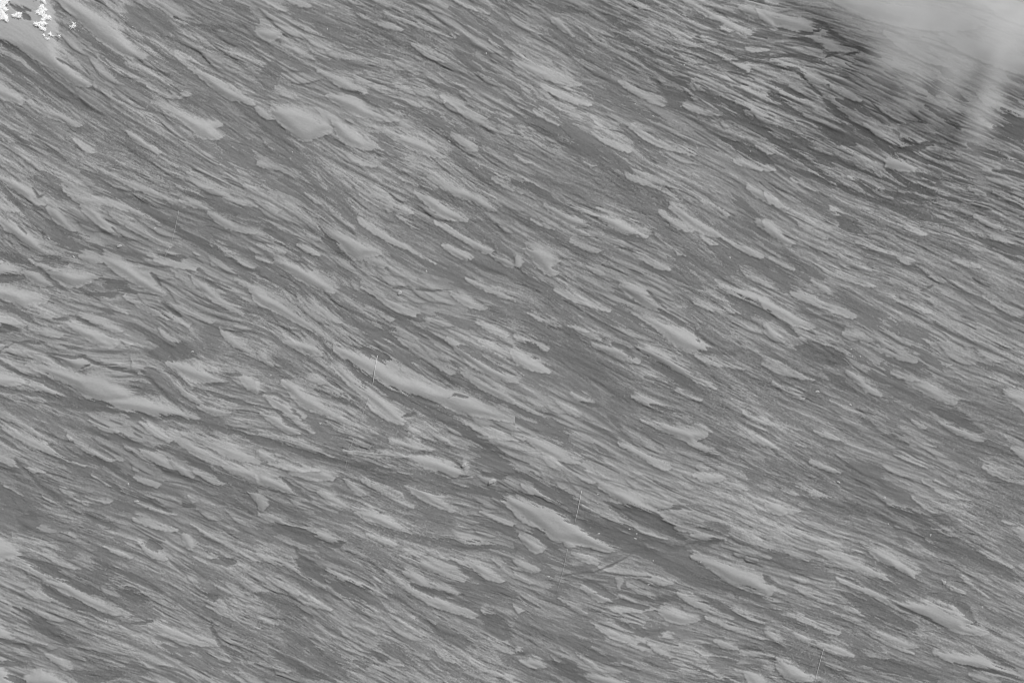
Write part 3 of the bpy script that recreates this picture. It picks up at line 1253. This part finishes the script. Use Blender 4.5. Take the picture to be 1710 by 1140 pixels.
for q in range(340):
    x, y = RF.uniform(-120, 1830), RF.uniform(-90, 1230)
    groove(RF, x, y, RF.uniform(110, 420), RF.uniform(1.8, 5.5), RF.uniform(.5, .95))
for q in range(560):
    x, y = RF.uniform(-120, 1830), RF.uniform(-90, 1230)
    groove(RF, x, y, RF.uniform(30, 150), RF.uniform(1.2, 2.6), RF.uniform(.4, .8))
for q in range(520):
    x = RF.uniform(980, 1740); y = -20 + (x-980)*.40 + RF.normal(0, 75)
    groove(RF, x, y, RF.uniform(14, 70), RF.uniform(1.0, 2.8), RF.uniform(.6, 1))
for q in range(1900):
    x, y = RF.uniform(-120, 1830), RF.uniform(-90, 1230)
    P0 = (x, y); t, i, j = th_at(x, y); d = RF.choice([-1, 1])*RF.uniform(.0, .32)
    L = RF.uniform(14, 75); n_ = 6
    P = [P0]
    for z in range(n_):
        t, i, j = th_at(*P[-1]); a_ = t + d*(1-1.6*z/n_); P.append((P[-1][0]+L/n_*math.cos(a_), P[-1][1]+L/n_*math.sin(a_)))
    P = np.array(P); i0, i1, j0, j1 = window(P, 6)
    if i1-i0 < 3 or j1-j0 < 3: continue
    gx_, gy_ = np.meshgrid(xs[i0:i1], ys[j0:j1]); sl_ = (slice(j0, j1), slice(i0, i1))
    c = ss(-1.3, .9, stroke_field(P, RF.uniform(1.0, 2.6), gx_, gy_) + .5*med[sl_])*RF.uniform(.5, 1)
    V[sl_] += c*(K_T[sl_]+2-V[sl_])
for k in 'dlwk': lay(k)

# fibres, cracks and stipple
pole = np.clip(0.5+0.5*patchy, 0.25, 1.3)
gr = np.clip(1 + 0.35*patchy, .4, 1.8)
V += busy*gr*(2.2*med + 3.0*fine2 + 3.6*fine + 1.8*grain)
crack = ss(1.15, 2.3, -fine2 + 0.5*(-med)) * ss(-0.6, 1.0, patchy + 0.5*lens)
V -= busy*crack*8
V -= (0.16+0.84*busy)*(17*crk*ss(-1.3, 0.6, patchy+0.6*lens) + 20*crk2)
V += busy*11*thr
thread = ss(1.35, 2.5, fine2 + 0.4*med)
V += busy*thread*12
V += (1-busy)*(0.9*grain + 0.9*med + 0.5*fine)
dots = ss(2.15, 3.0, unit(blur(RNG.standard_normal((NY, NX)).astype(np.float32), 0.9)) + 0.55*patchy)
V += dots*18*np.clip((140-V)/25, 0, 1)
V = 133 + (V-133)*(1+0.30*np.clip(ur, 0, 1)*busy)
V += 0.6*(V-blur(V, 1.6))                               # crisp grain
V = 135 + 0.86*(V-131)
V = np.clip(V, 80, 172)
# low ragged relief
relief = 0.55*blur(lift, 1.5) + busy*(0.030*med + 0.055*lens + 0.010*fine2 + 0.006*grain) + 0.35*resize(blur(coarse[::4, ::4].copy(), 4), NY, NX) \
         + 0.014*(V-134)/10

def lin(v):
    v = v/255.0
    return np.where(v <= 0.04045, v/12.92, ((v+0.055)/1.055)**2.4)
albedo = (lin(V)/KEXP).astype(np.float32)

# ---------------------------------------------------------------- materials
def material(name, col, rough=0.8, bump=0.0, scale=20.0, var=0.0, emit=0):
    m = bpy.data.materials.new(name); m.use_nodes = True; t = m.node_tree; b = t.nodes["Principled BSDF"]
    b.inputs["Roughness"].default_value = rough; b.inputs["Specular IOR Level"].default_value = 0.1
    tc = t.nodes.new("ShaderNodeTexCoord"); n = t.nodes.new("ShaderNodeTexNoise"); n.inputs["Scale"].default_value = scale; n.inputs["Detail"].default_value = 5
    t.links.new(tc.outputs["Object"], n.inputs["Vector"])
    mr = t.nodes.new("ShaderNodeMapRange"); mr.inputs[3].default_value = col*(1-var); mr.inputs[4].default_value = min(1, col*(1+var))
    t.links.new(n.outputs[0], mr.inputs[0]); t.links.new(mr.outputs[0], b.inputs["Base Color"])
    if bump:
        bp = t.nodes.new("ShaderNodeBump"); bp.inputs["Strength"].default_value = bump; bp.inputs["Distance"].default_value = 0.05
        t.links.new(n.outputs[0], bp.inputs["Height"]); t.links.new(bp.outputs[0], b.inputs["Normal"])
    return m
def ground_material():
    m = bpy.data.materials.new("scoured_ground"); m.use_nodes = True; t = m.node_tree; b = t.nodes["Principled BSDF"]
    b.inputs["Roughness"].default_value = 0.85; b.inputs["Specular IOR Level"].default_value = 0.08
    at = t.nodes.new("ShaderNodeAttribute"); at.attribute_name = "tone"
    tc = t.nodes.new("ShaderNodeTexCoord")
    mp = t.nodes.new("ShaderNodeMapping"); mp.inputs["Rotation"].default_value = (0, 0, math.radians(32)); mp.inputs["Scale"].default_value = (1.4, 7.0, 2.0)
    mp.vector_type = 'POINT'
    n = t.nodes.new("ShaderNodeTexNoise"); n.inputs["Scale"].default_value = 1.0; n.inputs["Detail"].default_value = 6; n.inputs["Roughness"].default_value = 0.65
    t.links.new(tc.outputs["Object"], mp.inputs["Vector"]); t.links.new(mp.outputs[0], n.inputs["Vector"])
    mr = t.nodes.new("ShaderNodeMapRange"); mr.inputs[1].default_value = 0.25; mr.inputs[2].default_value = 0.75
    mr.inputs[3].default_value = 0.95; mr.inputs[4].default_value = 1.05
    t.links.new(n.outputs[0], mr.inputs[0])
    mu = t.nodes.new("ShaderNodeMath"); mu.operation = 'MULTIPLY'
    t.links.new(at.outputs["Fac"], mu.inputs[0]); t.links.new(mr.outputs[0], mu.inputs[1]); t.links.new(mu.outputs[0], b.inputs["Base Color"])
    return m

# ---------------------------------------------------------------- the ground: one sheet, fine in the middle, coarse out to the horizon
def build_ground():
    co = np.empty((NY*NX, 3), np.float32)
    co[:, 0] = ((GX-855.0)*PX).ravel(); co[:, 1] = ((570.0-GY)*PX).ravel(); co[:, 2] = relief.ravel()
    idx = np.arange(NY*NX, dtype=np.int32).reshape(NY, NX)
    q = np.stack([idx[1:, :-1], idx[1:, 1:], idx[:-1, 1:], idx[:-1, :-1]], -1).reshape(-1, 4)
    # skirts: eight big steps out
    ring = np.concatenate([idx[0, :-1:40], [idx[0, -1]], idx[40:-1:40, -1], [idx[-1, -1]], idx[-1, -40:0:-40], [idx[-1, 0]], idx[-40:0:-40, 0]])
    border = np.concatenate([idx[0, :-1], idx[:-1, -1], idx[-1, :0:-1], idx[:0:-1, 0]])
    r = np.random.default_rng(5); exco = []; exq = []; extone = []
    prev = border; base = NY*NX
    bc = co[border]
    for k, s in enumerate((1.06, 1.15, 1.3, 1.6, 2.2, 4.0, 10.0)):
        c = bc*np.array([s, s, 0]) ; c[:, 2] = 0.1*np.sin(np.arange(len(bc))*.01*(k+1))
        exco.append(c); cur = base + np.arange(len(border))
        extone.append(np.full(len(border), lin(np.array(134.0))/KEXP) * (1+.2*np.sin(np.arange(len(border))*.05*(1+k))))
        a, b2 = prev, np.roll(prev, -1); c2, d2 = np.roll(cur, -1), cur
        exq.append(np.stack([a, b2, c2, d2], -1)); prev = cur; base += len(border)
    co = np.concatenate([co]+exco).astype(np.float32); q = np.concatenate([q]+[e.astype(np.int32) for e in exq]).astype(np.int32)
    tone = np.concatenate([albedo.ravel()]+extone).astype(np.float32)
    me = bpy.data.meshes.new("ground")
    me.vertices.add(len(co)); me.vertices.foreach_set("co", co.ravel())
    me.loops.add(q.size); me.loops.foreach_set("vertex_index", q.ravel())
    me.polygons.add(len(q)); me.polygons.foreach_set("loop_start", np.arange(0, q.size, 4, dtype=np.int32))
    me.polygons.foreach_set("use_smooth", np.ones(len(q), bool))
    at = me.attributes.new("tone", 'FLOAT', 'POINT'); at.data.foreach_set("value", tone)
    me.update(calc_edges=True)
    o = bpy.data.objects.new("ground", me); C.objects.link(o); me.materials.append(ground_material())
    o["kind"] = "structure"; o["label"] = "grey wind-scoured ground with pale lens-shaped drifts and dark streaks"
    o["category"] = "ground"
    return o
build_ground()
def zat(px, py):
    i = int(np.clip((px-X0)/STEP, 0, NX-1)); j = int(np.clip((py-Y0)/STEP, 0, NY-1)); return float(relief[j, i])
#OBJECTS

# ---------------------------------------------------------------- objects on the ground
def mesh_object(name, verts, faces, mat, parent=None, smooth=False):
    me = bpy.data.meshes.new(name); me.from_pydata([tuple(v) for v in verts], [], faces); me.materials.append(mat)
    if smooth: me.polygons.foreach_set("use_smooth", [True]*len(me.polygons))
    me.update(); o = bpy.data.objects.new(name, me); C.objects.link(o)
    if parent: o.parent = parent
    return o
def tag(o, label, cat, group=None):
    o["label"] = label; o["category"] = cat
    if group: o["group"] = group
    return o
def empty(name, loc):
    o = bpy.data.objects.new(name, None); C.objects.link(o); o.location = loc; o.empty_display_size = 0.5; return o
def tube(verts, faces, pts, radii, n=6):
    base = len(verts)
    for k, p in enumerate(pts):
        a = pts[max(0, k-1)]; b = pts[min(len(pts)-1, k+1)]; t = np.subtract(b, a); t = t/(np.linalg.norm(t)+1e-9)
        u = np.cross(t, (0, 0, 1.0)); u = u/(np.linalg.norm(u)+1e-9) if np.linalg.norm(u) > 1e-6 else np.array((1.0, 0, 0)); v = np.cross(t, u)
        for i in range(n):
            a_ = 2*math.pi*i/n; verts.append(np.array(p)+radii[k]*(math.cos(a_)*u+math.sin(a_)*v))
    for k in range(len(pts)-1):
        for i in range(n):
            j = (i+1) % n; faces.append((base+k*n+i, base+k*n+j, base+(k+1)*n+j, base+(k+1)*n+i))
    faces.append(tuple(base+i for i in range(n))[::-1]); faces.append(tuple(base+(len(pts)-1)*n+i for i in range(n)))

WHITE = material("frost_white", 0.96, 0.6, var=0.02)
TWIG = material("frosted_twig", 0.75, 0.8, var=0.1)
STRAND = material("pale_strand", 0.60, 0.5, var=0.08)
STRAND_DIM = material("dull_strand", 0.40, 0.6, var=0.08)
ROCK = material("pale_rock", 0.36, 0.85, bump=0.4, scale=3.0, var=0.10)
ROCK2 = material("pale_rock_smooth", 0.32, 0.85, bump=0.2, scale=2.0, var=0.06)

def frosted_bush(seed, outlines, label, density=1.0, twigs=()):
    """outlines: polygons in plan px that the leaf sprigs fill"""
    r = random.Random(seed)
    allp = [p for o in outlines for p in o]; cx = sum(p[0] for p in allp)/len(allp); cy = sum(p[1] for p in allp)/len(allp)
    root = empty("frosted_bush", (gx(cx), gy(cy), zat(cx, cy))); zb = zat(cx, cy)
    V_, F_ = [], []; spots = []
    for o in outlines:
        P = np.array(o, float); area = 0.5*abs(np.dot(P[:, 0], np.roll(P[:, 1], -1))-np.dot(P[:, 1], np.roll(P[:, 0], -1)))
        n = max(3, int(area*1.7*density)); tries = 0; got = 0
        while got < n and tries < n*30:
            tries += 1
            x = r.uniform(P[:, 0].min(), P[:, 0].max()); y = r.uniform(P[:, 1].min(), P[:, 1].max())
            ins = False
            for k in range(len(P)):
                a, b = P[k], P[(k+1) % len(P)]
                if (a[1] > y) != (b[1] > y) and x < (b[0]-a[0])*(y-a[1])/(b[1]-a[1])+a[0]: ins = not ins
            if ins: spots.append((x, y)); got += 1
    for x, y in spots:
        bx, by, bz = gx(x)-gx(cx), gy(y)-gy(cy), r.uniform(0.06, 0.34)
        a0 = math.atan2(by, bx)+r.uniform(-.9, .9) if r.random() < .6 else r.uniform(0, 6.28)
        for q in range(r.randint(3, 5)):
            a = a0+r.uniform(-1.1, 1.1); L = r.uniform(.12, .30) if r.random() < .7 else r.uniform(.3, .55); wd = r.uniform(.02, .042); up = r.uniform(-.06, .08)
            d = np.array((math.cos(a), math.sin(a), up)); s = np.array((-math.sin(a), math.cos(a), r.uniform(-.1, .1)))
            p0 = np.array((bx, by, bz)); m = p0+d*L*.5+np.array((0, 0, .02)); b = len(V_)
            V_ += [p0, m+s*wd, p0+d*L, m-s*wd, m+np.array((0, 0, .012))]
            F_ += [(b, b+4, b+1), (b+1, b+4, b+2), (b+2, b+4, b+3), (b+3, b+4, b), (b, b+1, b+2, b+3)]
    mesh_object("leaves", V_, F_, WHITE, root)
    V2, F2 = [], []
    hub = np.array((0, 0, 0.0))
    order = spots[::max(1, len(spots)//14)]
    for x, y in order:
        e = np.array((gx(x)-gx(cx), gy(y)-gy(cy), .2)); mid = e*.5+np.array((r.uniform(-.1, .1), r.uniform(-.1, .1), .05))
        tube(V2, F2, [hub, mid, e], [.025, .015, .006], 5)
    mesh_object("branches", V2, F2, TWIG, root)
    return tag(root, label, "bush", "white frosted bushes in the top left corner")

frosted_bush(1, [[(-14,-12),(20,-4),(19,2),(15,7),(11,10),(9,15),(15,18),(14,20),(9,21),(11,26),(15,31),(16,36),(13,37),(10,33),(6,33),(0,29),(-8,26),(-14,10)]],
             "largest bright white frosted bush, filling the top left corner", 1.25)
frosted_bush(2, [[(24,27),(30,26),(37,24),(39,26),(36,28),(35,31),(31,29),(27,30)]], "small white frosted bush just right of the largest corner bush", 1.0)
frosted_bush(3, [[(74,10),(75,16),(79,19),(75,21),(74,25),(79,27),(87,30),(86,33),(79,33),(74,35),(72,32),(76,30),(71,26),(63,24),(66,19),(70,14)],
                 [(72,0),(75,-4),(77,3),(78,7),(75,6)]],
             "tall white frosted bush with a pointed top and a limb to its right", 1.05)
frosted_bush(4, [[(60,41),(66,41),(71,42),(75,39),(80,42),(76,44),(73,46),(76,50),(79,52),(74,52),(69,47),(63,44)]], "white frosted bush shaped like a bird, just below the tall pointed one", 1.1)
frosted_bush(5, [[(76,59),(79,62),(78,63),(76,62)],[(86,58),(89,60),(88,62),(85,60)],[(100,61),(103,61),(102,63)],[(81,65),(85,67),(82,68)]], "sparse specks of a low white frosted bush under the bird-shaped one", 1.3)
frosted_bush(6, [[(118,44),(121,45),(124,42),(127,40),(126,45),(124,47),(121,47)]], "tiny white frosted bush alone on the dark streak", 0.55)
frosted_bush(7, [[(59,-3),(62,-2),(62,2),(60,1)]], "small white frosted bush cut by the top edge", 1.0)

def strand(segs, label):
    x0, y0 = segs[0][0][0]
    root = empty("thin_strand", (gx(x0), gy(y0), zat(x0, y0)))
    for pts, rad, dim in segs:
        P = []
        for k in range(9):
            u = k/8*(len(pts)-1); i = min(int(u), len(pts)-2); f_ = u-i
            x = pts[i][0]*(1-f_)+pts[i+1][0]*f_; y = pts[i][1]*(1-f_)+pts[i+1][1]*f_
            P.append((gx(x)-gx(x0), gy(y)-gy(y0), zat(x, y)-zat(x0, y0)+0.16))
        V_, F_ = [], []; tube(V_, F_, P, [rad*(0.65+0.35*math.sin(math.pi*min(1, k/8+.15))) for k in range(9)], 6)
        mesh_object("segment", V_, F_, STRAND_DIM if dim else STRAND, root, True)
    return tag(root, label, "strand", "thin pale strands lying across the grain")
# each entry: points, radius, dull
def seg(pts, rad, dim): return (pts, rad, dim)
strand_defs = [
    ([seg([(299,352),(291,388),(287,404)], .028, True), seg([(284,412),(275,431)], .028, True)], "faintest thin strand, in two dashes, near the left edge"),
    ([seg([(630,594),(625,625),(622,644)], .050, False), seg([(616,664),(608,686),(600,706)], .032, True), seg([(591,733),(586,745),(580,757)], .030, True), seg([(579,768),(577,781)], .026, True)],
     "bright thin strand in four fading dashes, crossing the largest pale drift near the middle"),
    ([seg([(971,819),(966,845),(960,873)], .036, False), seg([(948,916),(940,955),(929,992)], .026, True)], "thin strand in two long dashes beside a pale drift, right of centre near the bottom"),
    ([seg([(1375,1083),(1368,1110),(1361,1139)], .030, False)], "short thin strand at the bottom edge with a bright lower end")]
def strand_all():
    for k, (segs, lab) in enumerate(strand_defs):
        strand(segs, lab)
strand_all()

def rock_mesh(seed, elong=1.3):
    r = np.random.default_rng(seed); V_, F_ = [], []; n, m = 12, 8
    ph = r.uniform(0, 6.28, 6)
    for j in range(m+1):
        th = math.pi*j/m
        for i in range(n):
            a = 2*math.pi*i/n
            q = 1+.16*math.sin(2*a+ph[0])*math.sin(th)+.10*math.sin(3*a+ph[1]+th)+.07*math.sin(5*a+2*th+ph[2])*math.sin(th)
            V_.append((q*elong*math.sin(th)*math.cos(a), q*math.sin(th)*math.sin(a), .62*q*math.cos(th)))
    for j in range(m):
        for i in range(n):
            k = (i+1) % n; F_.append((j*n+i, (j+1)*n+i, (j+1)*n+k, j*n+k))
    return V_, F_
PROTO = [mesh_object("pale_boulder", *rock_mesh(s, e), ROCK) for s, e in ((1, 1.2), (2, 1.5), (3, 1.05))]
used = [False]*3
def boulder(px, py, rad, ang, k, label, group):
    o = PROTO[k] if not used[k] else PROTO[k].copy()
    if used[k]: C.objects.link(o)
    used[k] = True
    o.scale = (rad*PX, rad*PX, rad*PX*.7); o.rotation_euler = (0, 0, ang); o.location = (gx(px), gy(py), zat(px, py)+0.05*rad*PX)
    tag(o, label, "boulder", group)
SMALL = [(82,398,2.2),(123,429,2.0),(56,440,1.6),(214,808,2.0),(321,587,2.0),(535,707,2.2),(743,680,1.6),(998,825,1.4),(998,840,1.6),(1018,851,1.8),(1000,891,1.8),
 (1051,883,1.8),(1063,891,1.6),(1061,899,1.9),(1091,936,1.5),(1421,583,1.7),(1423,595,1.5),(1436,595,1.7),(1421,676,2.2),(1401,805,2.2),(1476,831,2.8),(1006,393,1.7),
 (750,236,2.1),(488,254,1.6),(485,265,1.6),(546,48,1.4),(812,90,2.0),(1061,173,1.6),(1091,194,1.6),(1142,110,1.8),(1137,178,1.3),(1554,893,1.8),(1484,875,2.0),
 (1640,1013,1.8),(1479,1089,1.7),(508,385,1.5),(712,453,2.0),(451,627,1.6),(304,152,1.3),(546,130,1.3),(222,46,1.2),(1254,252,1.5),(1219,430,2.0),(1170,938,1.6),
 (632,857,1.4),(916,963,2.0),(1083,976,1.6),(206,250,1.2),(700,1110,1.4),(1166,1118,1.6)]
rr = random.Random(9)
for i, (x, y, q) in enumerate(SMALL):
    boulder(x, y, q*0.85, rr.uniform(0, 6.28), i % 3, "small pale grey boulder lying on darker streaked ground", "small pale boulders scattered over the ground")
BIG = [(668,489,4.6,1.5,"round pale boulder standing alone in mid grey ground above the centre"),
 (200,411,3.6,.3,"pale boulder on the smooth dark hollow at the left"),
 (259,382,3.4,.3,"pale boulder at the tip of a long drift left of the faint strand"),
 (118,732,3.6,1.5,"upright pale boulder near the left edge below the big drift"),
 (228,837,3.4,.0,"pale boulder on the dark patch at lower left"),
 (742,171,3.8,.6,"pale boulder at the upper end of a narrow drift near the top"),
 (775,776,5.2,1.3,"pale wedge-shaped boulder at the end of the lens-shaped drift left of centre"),
 (1366,654,3.2,.0,"pale boulder between two dark streaks at centre right"),
 (177,1037,2.8,.0,"pale boulder in the streaked ground at the bottom left"),
 (1577,972,3.2,1.3,"pale boulder at the head of a short drift at lower right"),
 (822,803,6.0,.4,"broad pale boulder in the dark streak right of the wedge-shaped one")]
for i, (x, y, q, a, lab) in enumerate(BIG):
    boulder(x, y, q*0.72, a, i % 3, lab, "larger pale boulders")

# ---------------------------------------------------------------- drifting mist over the upper right
def mist():
    x0, x1, y0, y1, z0, z1 = gx(1330), gx(2000), gy(330), gy(-220), 1.6, 11.0
    V_ = [(x, y, z) for z in (z0, z1) for y in (y0, y1) for x in (x0, x1)]
    F_ = [(0, 2, 3, 1), (4, 5, 7, 6), (0, 1, 5, 4), (2, 6, 7, 3), (0, 4, 6, 2), (1, 3, 7, 5)]
    m = bpy.data.materials.new("mist"); m.use_nodes = True; t = m.node_tree; t.nodes.remove(t.nodes["Principled BSDF"])
    out = t.nodes["Material Output"]; pv = t.nodes.new("ShaderNodeVolumePrincipled"); t.links.new(pv.outputs[0], out.inputs["Volume"])
    pv.inputs["Color"].default_value = (.89, .89, .89, 1); pv.inputs["Anisotropy"].default_value = 0.0
    tc = t.nodes.new("ShaderNodeTexCoord"); acc = None
    nz = t.nodes.new("ShaderNodeTexNoise"); nz.inputs["Scale"].default_value = 0.16; nz.inputs["Detail"].default_value = 4; nz.inputs["Roughness"].default_value = .6
    t.links.new(tc.outputs["Object"], nz.inputs["Vector"])
    off = t.nodes.new("ShaderNodeVectorMath"); off.operation = 'SCALE'; off.inputs["Scale"].default_value = 5.0
    sub = t.nodes.new("ShaderNodeVectorMath"); sub.operation = 'SUBTRACT'; sub.inputs[1].default_value = (.5, .5, .5)
    t.links.new(nz.outputs["Color"], sub.inputs[0]); t.links.new(sub.outputs[0], off.inputs[0])
    add = t.nodes.new("ShaderNodeVectorMath"); add.operation = 'ADD'; t.links.new(tc.outputs["Object"], add.inputs[0]); t.links.new(off.outputs[0], add.inputs[1])
    for px, py, rx, ry, ang, s in ((1610, -10, 37, 17, -12, .21), (1480, 85, 6.5, 12, -14, .10), (1440, 10, 9, 8, 0, .09), (1530, 90, 10, 9, -30, .09), (1655, 95, 7.0, 12, -14, .11),
                                   (1628, 185, 4.0, 11, -20, .12), (1575, 140, 5, 10, -24, .10), (1510, 150, 3.5, 8, -22, .06), (1690, 60, 13, 9, 0, .05)):
        mp = t.nodes.new("ShaderNodeMapping"); mp.vector_type = 'TEXTURE'; mp.inputs["Location"].default_value = (gx(px), gy(py), 6.0)
        mp.inputs["Rotation"].default_value = (0, 0, math.radians(ang)); mp.inputs["Scale"].default_value = (rx, ry, 5.2)
        t.links.new(add.outputs[0], mp.inputs["Vector"])
        ln = t.nodes.new("ShaderNodeVectorMath"); ln.operation = 'LENGTH'; t.links.new(mp.outputs[0], ln.inputs[0])
        mr = t.nodes.new("ShaderNodeMapRange"); mr.interpolation_type = 'SMOOTHSTEP'; mr.inputs[1].default_value = 1.0; mr.inputs[2].default_value = 0.0; mr.inputs[3].default_value = 0; mr.inputs[4].default_value = s
        t.links.new(ln.outputs["Value"], mr.inputs[0])
        if acc is None: acc = mr.outputs[0]
        else:
            ad = t.nodes.new("ShaderNodeMath"); ad.operation = 'ADD'; t.links.new(acc, ad.inputs[0]); t.links.new(mr.outputs[0], ad.inputs[1]); acc = ad.outputs[0]
    t.links.new(acc, pv.inputs["Density"])
    o = mesh_object("mist", V_, F_, m); o["kind"] = "stuff"; tag(o, "pale mist drifting down in soft tongues over the upper right corner", "mist")
    return o
mist()
